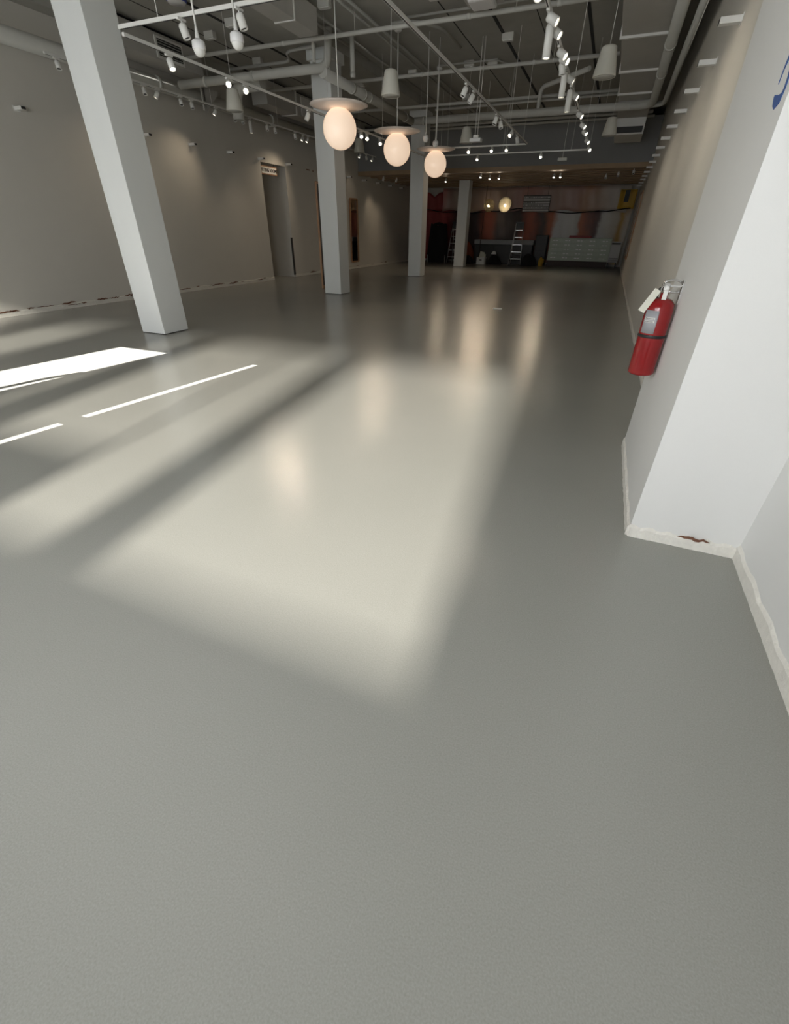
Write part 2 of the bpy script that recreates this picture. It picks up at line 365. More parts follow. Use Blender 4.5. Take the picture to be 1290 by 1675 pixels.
cd = [('long thin conduit left of the column row, nearest the columns', [(-6.02, 6, 4.88), (-6.02, 20, 4.88)], .022),
      ('long thin conduit left of the boxed duct', [(-6.15, 6, 4.82), (-6.15, 13, 4.82)], .022),
      ('long conduit right of the boxed duct', [(-5.18, 6, 4.88), (-5.18, 20.7, 4.88)], .028),
      ('long conduit left of the globe pendants', [(-5.32, 5, 4.86), (-5.32, 20.7, 4.86)], .022),
      ('curled conduit near the middle of the ceiling', [(-4.85, 11.3, 4.86), (-4.4, 11.3, 4.86), (-4.0, 11.9, 4.86), (-4.0, 13.2, 4.9)], .025),
      ('thin conduit crossing above the first sprinkler pipe', [(-4.6, 11.2, 4.88), (-1.0, 11.2, 4.88)], .02),
      ('thin conduit crossing over the second sprinkler pipe', [(-4.85, 14.2, 4.88), (-3.4, 14.2, 4.88), (-3.2, 14.7, 4.88), (-.8, 14.7, 4.88)], .02),
      ('thin conduit beyond the thick crossing pipe', [(-6.0, 17.9, 4.8), (-.8, 17.9, 4.8)], .02),
      ('short conduit branching left from the second column', [(-6.5, 11.2, 4.68), (-7.3, 11.3, 4.68), (-7.6, 11.9, 4.68), (-9.3, 11.9, 4.68)], .03)]
for l, p, rr in cd: pipe(l, p, rr, .2, 'conduit', 'electrical_conduit')

# right duct: stepped sheet metal with flanges and a register at its end
d = thing('air_duct', 'large flat grey air duct along the right side of the ceiling', 'duct', (-.22, 3, 4.32))
MB().box(-.38, .36, 0, 13.2, 0, .42, bev=.008).build('duct_body', 'duct_paint', d)
for y in (3.2, 6.1, 8.4, 10.5, 12.4): MB().box(-.41, .39, y-.03, y+.03, -.035, .45).build('flange', 'white_metal', d)
for k in range(3): MB().box(-.405, .385, 13.2+k*.0, 16.6, -.02, .42, bev=.008).build('duct_extension', 'duct_paint', d) if k == 0 else None
MB().box(-.40, .38, 15.2, 16.7, -.40, -.02, bev=.01).build('register_box', 'white_metal', d)
MB().box(-.36, .34, 15.18, 15.2, -.36, -.22).build('register_face', 'dark_metal', d)
for (y, x) in ((4, -.40), (10, .40)): MB().cyl((x, y, .42), (x, y, .63), .006, n=6).build('hanger_rod', 'duct_paint', d)
# boxed duct left of the columns
d = thing('air_duct', 'flat boxed air duct between the two nearest columns', 'duct', (-5.85, 5.0, 4.42))
MB().box(-.19, .19, 0, 4.85, 0, .34, bev=.006).build('duct_body', 'duct_paint', d)
for y in (1.9, 4.1): MB().box(-.205, .205, y-.015, y+.015, -.015, .355).build('flange', 'white_metal', d)
# left duct box with grille
d = thing('air_duct', 'grey box duct with dark louvred grille high on the left wall', 'duct', (-9.9, 8.6, 4.45))
MB().box(-.3, .3, 0, 2.7, 0, .42, bev=.006).build('duct_body', 'duct_paint', d)
g = MB().box(.30, .33, 1.35, 2.1, .03, .37, bev=.004).build('grille_frame', 'white_metal', d)
MB().box(.325, .335, 1.40, 2.05, .07, .33).build('grille_opening', 'roof_gap', g)
lv = MB()
for k in range(6): lv.box(.328, .345, 1.40, 2.05, .085+k*.042, .097+k*.042)
lv.build('louvre', 'conduit', g)
d = thing('air_duct', 'grey box duct with pale end panel above the fitting room doorway', 'duct', (-9.78, 13.6, 4.42))
MB().box(-.25, .25, 0, 3.6, -.05, .45, bev=.006).build('duct_body', 'duct_paint', d)
MB().box(-.27, .27, 1.4, 1.46, -.07, .47).build('flange', 'white_metal', d)
MB().box(.25, .27, 1.7, 3.4, -.02, .40).build('side_panel', 'white_metal', d)
br = thing('steel_brace', 'slanted grey sheet bracket under the thick pipe by the left wall', 'bracket', (-9.9, 11.45, 3.95))
MB().prism([(0, .40), (.55, .40), (.60, .36), (.10, -.05), (0, -.05)], -.02, .02, Matrix.Rotation(PI/2, 4, 'Z')).build('plate', 'duct_paint', br)
MB().box(-.02, .02, .05, .09, .0, .998).build('strap', 'duct_paint', br)

# small boxes on the ceiling
jb = None
spots = [(-7.84, 10.26, 'left of the two hanging cameras'), (-8.72, 10.65, 'over the louvred duct grille'), (-5.67, 10.15, 'beside the first globe rod'), (-3.7, 10.5, 'where the curled conduit meets the first sprinkler pipe'),
         (-8.84, 12.4, 'left of the second column'), (-7.38, 15.05, 'behind the second column'), (-4.10, 14.36, 'left of the pair beyond the second sprinkler pipe'), (-3.55, 14.45, 'right of the pair beyond the second sprinkler pipe'),
         (-5.66, 14.6, 'above the hanging speaker by the second globe'), (-2.9, 12.9, 'near the middle ceiling seam'), (-5.0, 17.4, 'in front of the third column')]
for x, y, wh in spots:
    if jb is None:
        jb = thing('junction_box', 'x', 'junction box', (x, y, ZR-.11), group='small junction boxes on the ceiling')
        MB().box(-.12, .12, -.06, .06, 0, .11, bev=.01).build('box_body', 'pipe_paint', jb); MB().box(-.105, .105, -.05, .05, -.012, 0, bev=.003).build('cover_plate', 'white_metal', jb)
        jb['label'] = 'small painted junction box on ceiling '+wh
    else: dup(jb, (x, y, ZR-.11), 'small painted junction box on ceiling '+wh)

# ------------------------------------------------------------ lighting tracks
ZT = 3.4
def track(label, a, b, wires=(), z=None):
    a, b = Vector(a), Vector(b); t = thing('lighting_track', label, 'lighting track', a, group='white lighting tracks'); d_ = b-a
    if abs(d_.x) > abs(d_.y): MB().box(0, d_.x, -.018, .018, 0, .035, bev=.004).build('rail', 'white_metal', t); MB().box(.02, d_.x-.02, -.006, .006, -.003, .001).build('slot', 'dark_metal', t)
    else: MB().box(-.018, .018, 0, d_.y, 0, .035, bev=.004).build('rail', 'white_metal', t); MB().box(-.006, .006, .02, d_.y-.02, -.003, .001).build('slot', 'dark_metal', t)
    for w_ in wires:
        p = a+d_*w_-a; MB().cyl((p.x, p.y, .035), (p.x, p.y, ZR-a.z), .004, n=6).build('suspension_wire', 'white_metal', t)
    return t
track('white light track running away from the camera nearest the right wall', (-1.10, 3.5, ZT), (-1.10, 16.42, ZT), (.2, .5, .8, .98))
track('white light track running away down the middle of the room', (-2.58, 3.0, ZT), (-2.58, 14.98, ZT), (.25, .8, .95))
track('white light track running away beside the columns', (-5.88, 5.62, ZT), (-5.88, 16.4, ZT), (.45, .7, .95))
track('white light track crossing nearest the camera, ending at the first column', (-5.74, 5.45, ZT+.0), (-2.72, 5.45, ZT+.0), (.2, .7))
track('short white light track crossing at the far end of the middle track', (-5.3, 15.06, ZT), (-2.6, 15.06, ZT), (.2, .8))
track('white light track crossing farthest away before the bulkhead', (-5.9, 16.5, ZT), (-1.12, 16.5, ZT), (.1, .5, .9))
track('white light track along the left wall under the thick pipe', (-9.5, 7.3, 3.93), (-9.5, 20.6, 3.93), (.12, .3, .5, .7, .9))

def head_proto(kind, lit):
    t = thing('track_spotlight', 'x', 'spotlight', (0, 0, 0))
    MB().box(-.016, .016, -.06, .06, -.022, 0, bev=.004).build('adapter', 'white_metal', t)
    MB().cyl((0, 0, -.02), (0, 0, -.045), .007, n=8).build('arm', 'white_metal', t)
    if kind == 'long': rr, L = .042, .26
    else: rr, L = .042, .12
    b = MB().lathe([(0, .0), (rr*.8, 0), (rr, -.015), (rr, -L), (rr*.86, -L), (rr*.82, -L+.03), (0, -L+.03)], n=20).build('lamp_body', 'white_metal', t, loc=(0, 0, -.045))
    MB().lathe([(0, -L+.012), (rr*.80, -L+.012), (rr*.8, -L+.02), (0, -L+.02)], n=16).build('lens', 'lamp_glow' if lit else 'dark_metal', b)
    return t
PRO = {}
HN = [0]
def head(x, y, z, kind, lit, label, aim=(0, 0, -1), group='', power=0, cone=50, color=(1, .80, .58)):
    k = (kind, lit)
    if k not in PRO:
        PRO[k] = head_proto(kind, lit); t = PRO[k]; t.location = (x, y, z); t['label'] = label
    else: t = dup(PRO[k], (x, y, z), label)
    t['group'] = group
    aim = Vector(aim).normalized()
    q = (-aim).to_track_quat('Z', 'Y')
    for c in t.children:
        if c.name.startswith('lamp_body'): c.rotation_mode = 'QUATERNION'; c.rotation_quaternion = q
    if power:
        L = .26 if kind == 'long' else .12
        l = light('spot_beam', 'SPOT', (0, 0, 0), aim, power, color, spot_size=math.radians(cone), spot_blend=1.0, shadow_soft_size=.035)
        l.location = Vector((x, y, z-.045))+aim*(L+.02)
    return t
G1 = 'spotlights on the track by the right wall'
R_ = [(5.9, 's', 1, (.2, -.6, -.9)), (6.62, 's', 1, (.9, -.1, -.5)), (6.86, 'long', 1, (0, 0, -1)), (7.0, 's', 1, (.9, -.2, -.6)), (7.75, 's', 1, (.9, -.3, -.6)), (8.0, 's', 1, (.9, -.3, -.5)), (8.22, 's', 0, (.2, 0, -1)),
      (8.66, 'long', 1, (0, 0, -1)), (8.9, 's', 1, (.9, 0, -.5)), (9.62, 'long', 1, (0, 0, -1)), (9.9, 's', 1, (.9, -.2, -.5)), (11.35, 's', 1, (.9, -.3, -.6)), (12.4, 's', 1, (.9, -.3, -.6)), (13.2, 's', 1, (.8, -.4, -.6)), (14.4, 's', 1, (.8, -.5, -.6)), (15.7, 's', 1, (.6, -.8, -.6))]
for i, (y, k, l, a) in enumerate(R_):
    nm = 'long white cylinder' if k == 'long' else 'short white'
    head(-1.10, y, ZT, k, l, '%s %s spotlight, %s from the camera on the right-hand track' % ('lit' if l else 'unlit', nm, ORD[i]), a, G1, power=(13 if k == 's' and l else (9 if l else 0)), cone=80, color=(1, .87, .70))
for i, (y, l, a) in enumerate([(8.95, 0, (-.3, -.3, -.8)), (9.4, 0, (-.4, -.2, -.7)), (11.2, 0, (-.2, -.3, -.9)), (11.6, 0, (.2, -.2, -.9)), (12.9, 1, (-.3, -.8, -.6)), (13.5, 0, (.3, 0, -.9))]):
    head(-2.58, y, ZT, 's', l, '%s small spotlight, %s from the camera on the middle track' % ('lit' if l else 'unlit', ORD[i]), a, 'spotlights on the middle track', power=25*l)
for i, x in enumerate((-4.13, -3.5, -3.1)):
    head(x, 15.06, ZT, 's', 1, 'lit spotlight, %s from the left on the short crossing track' % ORD[i], (.05, -.9, -.6), 'spotlights on the short crossing track', power=25)
for i, x in enumerate((-4.25, -2.40)):
    head(x, 16.5, ZT, 's', 1, 'lit spotlight on the %s of the farthest crossing track' % ('left' if i == 0 else 'right'), (.1, -.8, -.7), 'spotlights on the farthest crossing track', power=25)
for i, (y, k, l, a) in enumerate([(6.3, 's', 1, (.35, -.15, -.9)), (7.45, 's', 1, (.6, -.9, -.5)), (7.85, 's', 1, (.6, -.9, -.5)), (9.7, 's', 0, (-.3, -.3, -.8)), (11.95, 's', 1, (.4, -.7, -.6)), (12.25, 's', 1, (.4, -.7, -.6)), (13.0, 's', 1, (.4, -.7, -.6))]):
    head(-5.88, y, ZT, k, l, '%s spotlight, %s from the camera on the track beside the columns' % ('lit' if l else 'unlit', ORD[i]), a, 'spotlights on the track beside the columns', power=25*l)
for i, x in enumerate((-4.82, -4.05)):
    head(x, 5.45, ZT, 's', 0, 'unlit long spotlight on the nearest crossing track, %s' % ('left one' if i == 0 else 'right one beside a dome camera'), (.25, .1, -.9), 'spotlights on the nearest crossing track')
W_ = [(7.5, 's', 0), (8.98, 's', 0), (9.3, 's', 0), (9.66, 's', 1), (10.28, 's', 0), (10.61, 's', 0), (11.41, 's', 1), (12.07, 's', 0), (12.37, 's', 0), (12.67, 'long', 1), (13.4, 's', 0), (13.77, 's', 0), (14.79, 's', 0), (15.25, 's', 1), (15.53, 's', 1), (19.2, 's', 1), (19.7, 's', 0), (20.3, 's', 1)]
for i, (y, k, l) in enumerate(W_):
    a = (-.35, -.40, -.8) if l and k == 's' else ((.25, -.2, -.9) if k == 's' else (.02, 0, -1))
    head(-9.5, y, 3.93, k, l, '%s %sspotlight, %s from the camera on the left wall track' % ('lit' if l else 'unlit', 'long ' if k == 'long' else 'small ', ORD[i]), a, 'spotlights on the left wall track', power=(22 if y < 18 else 6)*l, cone=95)
LC = [(-7.18, 22.82, 1), (-5.31, 21.42, 1), (-5.11, 22.12, 1), (-4.73, 22.12, 1), (-2.6, 22.12, 1), (-2.36, 22.12, 1), (-9.52, 21.42, 1), (-9.21, 22.12, 1), (-8.2, 22.82, 0), (-.74, 22.82, 0), (-.31, 22.12, 0), (.19, 21.42, 0)]
lab = ['lone lit spotlight left of the short rear column, under wood ceiling', 'lit spotlight under wood ceiling just right of the short column', 'second lit spotlight right of the short column under wood ceiling', 'third lit spotlight right of the short column under wood ceiling',
       'left of the pair of lit spotlights under wood ceiling above the sign board', 'right of the pair of lit spotlights under wood ceiling above the sign board', 'lit spotlight under wood ceiling nearest the left wall', 'second lit spotlight under wood ceiling from the left wall',
       'unlit spotlight under wood ceiling left of the third column', 'unlit spotlight under wood ceiling, leftmost of three near the right wall', 'unlit spotlight under wood ceiling, middle of three near the right wall', 'unlit spotlight under wood ceiling nearest the right wall']
for (x, y, l), lb in zip(LC, lab):
    head(x, y, 3.40, 's', l, lb, (0, -.55, -.85) if x > -9 else (-.4, .3, -.8), 'spotlights under the low wood ceiling', power=30*l if x > -9 else 14, cone=165 if x > -9 else 70)

# ------------------------------------------------------------ globe pendants
pd = None
for i, (x, y) in enumerate(((-4.98, 9.25), (-4.93, 11.83), (-4.92, 14.55))):
    lb = ['glowing egg-like globe pendant with wide disc, nearest and largest', 'glowing globe pendant with wide disc, middle of the row of three', 'glowing globe pendant with wide disc, farthest and smallest'][i]
    if pd is None:
        pd = thing('globe_pendant', lb, 'pendant lamp', (x, y, 3.3), group='globe pendants in a row')
        MB().lathe([(0, .018), (.09, .016), (.43, .035), (.51, .05), (.515, .04), (.43, .02), (.12, -.005), (0, -.005)], n=48).build('disc_shade', 'disc_cream', pd)
        R1 = .30; n = 24
        MB().lathe([(R1*math.sin(PI*k/n), -R1*.93+R1*math.cos(PI*k/n)) for k in range(n+1)], n=48).build('globe', 'globe_opal', pd)
        MB().cyl((0, 0, .02), (0, 0, 1.62), .011, n=10).build('stem', 'white_metal', pd)
        MB().lathe([(0, 1.65), (.07, 1.65), (.07, 1.60), (.05, 1.585), (0, 1.585)], n=24).build('canopy', 'white_metal', pd)
    else: dup(pd, (x, y, 3.3), lb)

# ------------------------------------------------------------ hanging speakers
sp = None
for x, y, lb in ((-.65, 9.7, 'cream cone speaker hanging beside the right-hand duct, nearer one'), (-4.15, 9.65, 'cream cone speaker hanging between first and second globe pendants'), (-.62, 14.9, 'cream cone speaker hanging before the bulkhead on the right'),
                 (-7.6, 9.7, 'cream cone speaker hanging behind the lit spotlights on the left'), (-7.75, 15.6, 'cream cone speaker hanging right of the second column'), (-4.2, 14.9, 'cream cone speaker hanging in the middle before the bulkhead')):
    if sp is None:
        sp = thing('hanging_speaker', lb, 'speaker', (x, y, 3.48), group='cream pendant speakers')
        MB().lathe([(0, .34), (.08, .34), (.105, .325), (.112, .30), (.165, .02), (.165, 0), (.155, -.005), (.15, .01), (0, .012)], n=32).build('cabinet', 'speaker_white', sp)
        MB().lathe([(0, .0), (.148, 0), (.148, .008), (0, .008)], n=32).build('speaker_grille', 'pipe_paint', sp)
        MB().cyl((0, 0, .34), (0, 0, ZR-3.48), .004, n=6).build('cable', 'white_metal', sp)
    else: dup(sp, (x, y, 3.48), lb)

# ------------------------------------------------------------ dome cameras on rods
dc = None
for x, y, z, lb in ((-4.28, 5.03, 2.99, 'white dome camera on rod, nearest left of the pair'), (-3.8, 5.03, 3.0, 'white dome camera on rod, nearest right of the pair'),
                    (-4.38, 12.2, 3.2, 'tiny dome camera on rod between the second and third globes, left'), (-4.28, 12.6, 3.15, 'tiny dome camera on rod between the second and third globes, right')):
    if dc is None:
        dc = thing('dome_camera', lb, 'security camera', (x, y, z), group='dome cameras on ceiling rods')
        MB().lathe([(0, .105), (.02, .105), (.052, .09), (.062, .08), (.066, .03), (.058, .02), (0, .02)], n=28).build('housing', 'white_plastic', dc)
        MB().lathe([(.056, .022), (.054, .005), (.042, -.015), (.022, -.028), (0, -.030)], n=28).build('dome', 'white_metal', dc)
        MB().cyl((0, 0, .12), (0, 0, 2.0), .009, n=8).build('rod', 'white_metal', dc)
        MB().lathe([(.022, .10), (.012, .18), (.009, .19)], n=16).build('rod_sleeve', 'white_metal', dc)
    else: dup(dc, (x, y, z), lb)
for o in COL.objects:
    if o.name.startswith('rod') and o.parent and o.parent.name.startswith('dome_camera'):
        o.scale.z = 1.0 if o.parent.location.z < 3.05 else (ZR-o.parent.location.z-.12)/1.88
t = thing('hanging_box', 'white box unit hung on two rods before the bulkhead', 'ceiling unit', (-3.4, 12.9, 3.22))
MB().box(-.13, .13, -.09, .09, 0, .07, bev=.01).build('housing', 'white_plastic', t)
for s in (-.03, .03): MB().cyl((s, 0, .07), (s, 0, ZR-3.22), .006, n=6).build('rod', 'white_metal', t)
MB().box(-.06, .06, -.05, .05, .07, .13, bev=.006).build('bracket', 'white_metal', t)
t = thing('hanging_box', 'small white junction canister hanging at the far crossing track', 'ceiling unit', (-1.78, 16.4, 3.18))
MB().box(-.12, .12, -.06, .06, 0, .07, bev=.008).build('housing', 'pipe_paint', t); MB().cyl((0, 0, .07), (0, 0, ZR-3.22), .005, n=6).build('cable', 'white_metal', t)
t = thing('smoke_detector', 'round white ceiling device with blue rim at top edge', 'smoke detector', (-8.08, 9.1, ZR-.1))
MB().lathe([(0, .1), (.17, .1), (.17, .04), (.14, .0), (0, 0)], n=32).build('housing', 'white_plastic', t)
MB().lathe([(.155, .02), (.176, .035), (.176, .06), (.15, .06)], n=32).build('rim', 'blue_plastic', t)
t = thing('wireless_router', 'white rounded square ceiling router on a grey plate', 'router', (-2.72, 10.0, 4.52))
MB().box(-.30, .30, -.26, .26, .07, .12, bev=.02).build('mounting_plate', 'duct_paint', t); MB().box(-.2, .2, -.2, .2, 0, .07, bev=.03).build('housing', 'white_plastic', t)
MB().cyl((0, 0, .12), (0, 0, ZR-4.52), .02, n=10).build('stem', 'pipe_paint', t)

# ------------------------------------------------------------ wall stubs
wb = None
def stub(x, y, s, lb, grp):
    global wb
    if wb is None:
        wb = thing('shelf_bracket', lb, 'bracket', (x, y, 3.26), 0, grp)
        MB().box(0, .19, -.045, .045, -.025, .025, bev=.002).build('arm', 'white_metal', wb); MB().box(.186, .194, -.04, .04, -.02, .02).build('open_end', 'roof_gap', wb)
        MB().box(0, .005, -.06, .06, -.04, .04).build('wall_plate', 'white_metal', wb)
        wb.rotation_euler.z = 0 if s > 0 else PI
    else: dup(wb, (x, y, 3.26), lb, 0 if s > 0 else PI, grp)
for i, y in enumerate((7.13, 9.9, 11.3, 12.72, 14.1, 15.55, 19.8, 21.2, 22.6, 24.0, 25.4)):
    stub(XL, y, 1, 'white square tube stub on the left wall, %s from the camera' % ORD[i], 'white tube stubs on the left wall')
for i in range(15):
    stub(XR, 7.02+1.39*i, -1, 'white square tube stub high on the right wall, %s from the camera' % ORD[i], 'white tube stubs on the right wall')

# ------------------------------------------------------------ fitting room doorway
def text_obj(txt, size, m, parent, loc, rot, name='lettering'):
    cu = bpy.data.curves.new(name, 'FONT'); cu.body = txt; cu.size = size; cu.extrude = .002; cu.align_x = 'CENTER'; cu.align_y = 'CENTER'; cu.offset = .004
    o = bpy.data.objects.new(name, cu); COL.objects.link(o); bpy.context.view_layer.update()
    me = bpy.data.meshes.new_from_object(o.evaluated_get(bpy.context.evaluated_depsgraph_get())); bpy.data.objects.remove(o)
    me.materials.clear(); me.materials.append(MATS[m]); o = bpy.data.objects.new(name, me); COL.objects.link(o); o.parent = parent; o.location = loc; o.rotation_euler = rot
    return o
t = thing('fitting_room_sign', 'framed fitting rooms sign above the doorway on the left', 'sign', (XL-.06, 14.6, 3.02))
MB().box(-.02, .02, -.42, .42, -.11, .11, bev=.004).build('frame', 'wood_light', t)
MB().box(.018, .024, -.38, .38, -.08, .08).build('sign_face', 'white_paper', t)
text_obj('FITTING ROOMS', .115, 'black_plastic', t, (.025, 0, 0), (PI/2, 0, PI/2))
for sy in (-.3, .3): MB().box(-.006, .006, sy-.012, sy+.012, .10, .18).build('hanging_tab', 'dark_metal', t)
t = thing('barn_door_edge', 'brown wooden door edge leaning in the fitting room passage', 'door', (XL-1.4, 14.2, .0))
MB().box(-.25, .25, .0, .05, .0, 2.35, bev=.004).build('door_leaf', 'wood_dark', t); MB().box(-.1, -.06, .05, .09, .9, 1.3, bev=.006).build('door_handle', 'dark_metal', t)
tag(MB().box(XL-.03, XL+.008, 15.40, 15.47, .06, 1.22).build('corner_guard', 'dark_metal'), 'dark metal corner guard on the doorway corner', 'corner guard')
# tall wooden board by the second column
t = thing('wooden_board', 'tall light wooden board standing left of the second column', 'board', (-7.57, 12.72, 0), 0)
MB().box(-.03, .03, -.15, .15, .0, 2.56, bev=.02).build('board', 'wood_light', t)
MB().box(.03, .035, -.13, .13, .1, 2.5).build('backing', 'dark_metal', t)
# mirror on left wall
t = thing('wall_mirror', 'tall narrow wood-framed mirror on the far left wall', 'mirror', (XL+.01, 20.2, 1.42))
def rrect(w_, h_, r_, n=6):
    P = []
    for cx, cz, a in ((w_-r_, h_-r_, 0), (-w_+r_, h_-r_, PI/2), (-w_+r_, -h_+r_, PI), (w_-r_, -h_+r_, 1.5*PI)):
        for k in range(n+1): P.append((cx+r_*math.cos(a+PI/2*k/n), cz+r_*math.sin(a+PI/2*k/n)))
    return P
RZ = Matrix.Rotation(-PI/2, 4, 'Z')
fr = MB(); A = rrect(.36, 1.17, .09); B = rrect(.31, 1.12, .05)
for k in range(len(A)):
    k2 = (k+1) % len(A)
    q = [RZ@Vector((A[k][0], y, A[k][1])) for y in (0, .05)]; q2 = [RZ@Vector((A[k2][0], y, A[k2][1])) for y in (0, .05)]
    p = [RZ@Vector((B[k][0], y, B[k][1])) for y in (0, .05)]; p2 = [RZ@Vector((B[k2][0], y, B[k2][1])) for y in (0, .05)]
    v = [fr.bm.verts.new(c) for c in (q[0], q[1], q2[0], q2[1], p[0], p[1], p2[0], p2[1])]
    fr.bm.faces.new((v[0], v[2], v[3], v[1])); fr.bm.faces.new((v[1], v[3], v[7], v[5])); fr.bm.faces.new((v[5], v[7], v[6], v[4]))
fr.build('frame', 'wood_light', t)
MB().prism(rrect(.315, 1.125, .05), .01, .02, RZ).build('glass', 'mirror', t)

# ------------------------------------------------------------ fire extinguisher
ex = thing('fire_extinguisher', 'red fire extinguisher hung on the side of the white pier', 'fire extinguisher', (.372, 3.42, .70))
MB().lathe([(0, 0), (.070, 0), (.080, .010), (.080, .015), (.080, .40), (.074, .43), (.055, .452), (.03, .462), (0, .462)], n=40).build('cylinder', 'red_paint', ex)
bd = MB().lathe([(.0805, .235), (.083, .237), (.083, .251), (.0805, .253)], n=40).build('strap', 'black_plastic', ex)
# curved label on the room side, facing the camera
def curved(a0, a1, z0, z1, R_c, n=14):
    mb = MB(); mb.grid(n, 1, lambda u_, v_: Vector((R_c*math.cos(a0+(a1-a0)*u_), R_c*math.sin(a0+(a1-a0)*u_), z0+(z1-z0)*v_))); return mb
lbl = curved(math.radians(205), math.radians(268), .262, .395, .0812).build('label', 'grey_label', ex, solid=.0006)
for z0 in (.325, .343): curved(math.radians(212), math.radians(258), z0, z0+.013, .0822).build('label_strip', 'white_paper', lbl, solid=.0006)
lt = MB()
for k in range(9):
    for z0 in (.3285, .3465):
        a = math.radians(217+k*4.3); lt.box(-.0018, .0018, -.0005, .0005, 0, .005, M=Matrix.Translation((.0832*math.cos(a), .0832*math.sin(a), z0)) @ Matrix.Rotation(a+PI/2, 4, 'Z'))
lt.build('label_print', 'black_plastic', lbl)
MB().lathe([(.022, .455), (.022, .49), (.016, .495), (.016, .51), (0, .51)], n=20).build('neck', 'red_paint', ex)
v = MB().box(-.018, .018, -.02, .02, .49, .545, bev=.004).build('valve', 'chrome', ex)
MB().lathe([(0, 0), (.016, 0), (.016, .012), (0, .012)], n=20, M=Matrix.Rotation(PI/2, 4, 'X')).build('gauge', 'white_paper', v, loc=(0, -.02, .515))
MB().tube(bend([(-.02, -.01, .545), (.0, -.01, .56), (.05, .0, .562), (.075, .0, .548)], .02), .006).build('squeeze_lever', 'chrome', ex)
MB().tube(bend([(0, 0, .50), (.05, .0, .492), (.082, 0, .50)], .02), .005).build('carry_handle', 'chrome', ex)
MB().tube([Vector((-.03, -.055+.022*math.cos(a), .52+.022*math.sin(a))) for a in [2*PI*k/20 for k in range(21)]], .002, 6).build('pull_ring', 'chrome', ex)
MB().tube([(-.03, -.035, .525), (0, 0, .53)], .0025, 6).build('safety_pin', 'chrome', ex)
hs = MB().tube(bend([(-.0, .02, .51), (-.03, .07, .505), (-.03, .100, .46), (-.03, .096, .20)], .04), .0095, 10).build('hose', 'black_plastic', ex)
MB().box(-.02, .02, -.001, .001, -.07, .0, M=Matrix.Translation((-.045, -.05, .51)) @ Matrix.Rotation(.45, 4, 'Y') @ Matrix.Scale(2.0, 4, (0, 0, 1))).build('inspection_tag', 'tag_paper', ex)
MB().box(-.012, .012, -.001, .001, -.05, .02, M=Matrix.Translation((-.0, -.045, .485))).build('seal_tag', 'white_paper', ex)
MB().box(.080, .089, -.02, .02, .43, .56, bev=.002).box(.02, .089, -.01, .01, .525, .535).build('wall_hook', 'chrome', ex)

# blue tape mark on the pier
def ribbon(pts, ws, name, m, parent=None):
    mb = MB(); prev = None
    for i, (p, w_) in enumerate(zip(pts, ws)):
        p = Vector(p); d_ = (Vector(pts[min(i+1, len(pts)-1)])-Vector(pts[max(i-1, 0)])).normalized(); nn = Vector((0, -d_.z, d_.y))
        cur = (mb.bm.verts.new(p+nn*w_), mb.bm.verts.new(p-nn*w_))
        if prev: mb.bm.faces.new((prev[0], cur[0], cur[1], prev[1]))
        prev = cur
    return mb.build(name, m, parent, solid=.0015)
t = thing('tape_mark', 'blue painters tape curl stuck high on the pier', 'tape', (.459, 2.6, 1.95))
ribbon([(0, .095, .0), (0, .06, -.018), (0, .02, -.030), (0, -.025, -.026), (0, -.042, .0), (0, -.035, .035), (0, -.005, .08), (0, .04, .13)], [.004, .016, .021, .018, .014, .013, .012, .010], 'tape_strip', 'blue_tape', t)
ribbon([(0, .10, .035), (0, .095, .07), (0, .08, .10), (0, .07, .15), (0, .08, .20)], [.003, .008, .014, .015, .012], 'tape_strip', 'blue_tape', t)

# ------------------------------------------------------------ rear wall things
RYB = 28.05
ramp_mat('mural_streaks', [(0, (0.259, 0.040, 0.038)), (.13, (0.354, 0.060, 0.054)), (.2, (0.038, 0.019, 0.019)), (.30, (0.065, 0.044, 0.044)), (.36, (0.385, 0.123, 0.081)), (.42, (0.215, 0.184, 0.173)), (.50, (0.081, 0.065, 0.060)), (.57, (0.459, 0.154, 0.102)), (.62, (0.131, 0.100, 0.089)),
                            (.655, (0.548, 0.222, 0.138)), (.69, (0.750, 0.750, 0.747)), (.78, (0.750, 0.750, 0.719)), (.80, (0.551, 0.236, 0.152)), (.855, (0.210, 0.147, 0.147)), (.875, (0.750, 0.750, 0.719)), (.94, (0.681, 0.639, 0.555)), (.97, (0.562, 0.373, 0.142)), (1, (0.681, 0.628, 0.555))][:32], -10.2, .6)
ramp_mat('drape_film', [(0, (0.429, 0.240, 0.198)), (.1, (0.441, 0.168, 0.147)), (.2, (0.397, 0.324, 0.261)), (.4, (0.396, 0.311, 0.259)), (.55, (0.455, 0.256, 0.213)), (.65, (0.430, 0.315, 0.263)), (.75, (0.464, 0.306, 0.254)), (.8, (0.506, 0.317, 0.212)), (.9, (0.567, 0.504, 0.441)), (1, (0.611, 0.558, 0.485))], -10.2, .6, .4)
def sheet(u_, v_, x0, x1, z0, z1, y, amp, fr_):
    x = x0+(x1-x0)*u_; z = z0+(z1-z0)*v_
    return Vector((x, y+amp*math.sin(x*fr_)+amp*.5*math.sin(x*fr_*2.3+z*2), z))
tag(MB().grid(220, 8, lambda a, b: sheet(a, b, -10.2, .6, .1, 2.5, RYB, .03, 7)).build('painted_tarp', 'mural_streaks', solid=.004), 'long tarp with blurred red, orange, grey and white fields on rear wall', 'tarp')
tag(MB().grid(220, 6, lambda a, b: sheet(a, b, -8.9, .35, 2.36+.06*math.sin(a*30), 3.38, RYB-.1, .035, 5)).build('plastic_drape', 'drape_film', solid=.003), 'pale pinkish plastic drape strip hanging below the wood ceiling', 'plastic sheet')
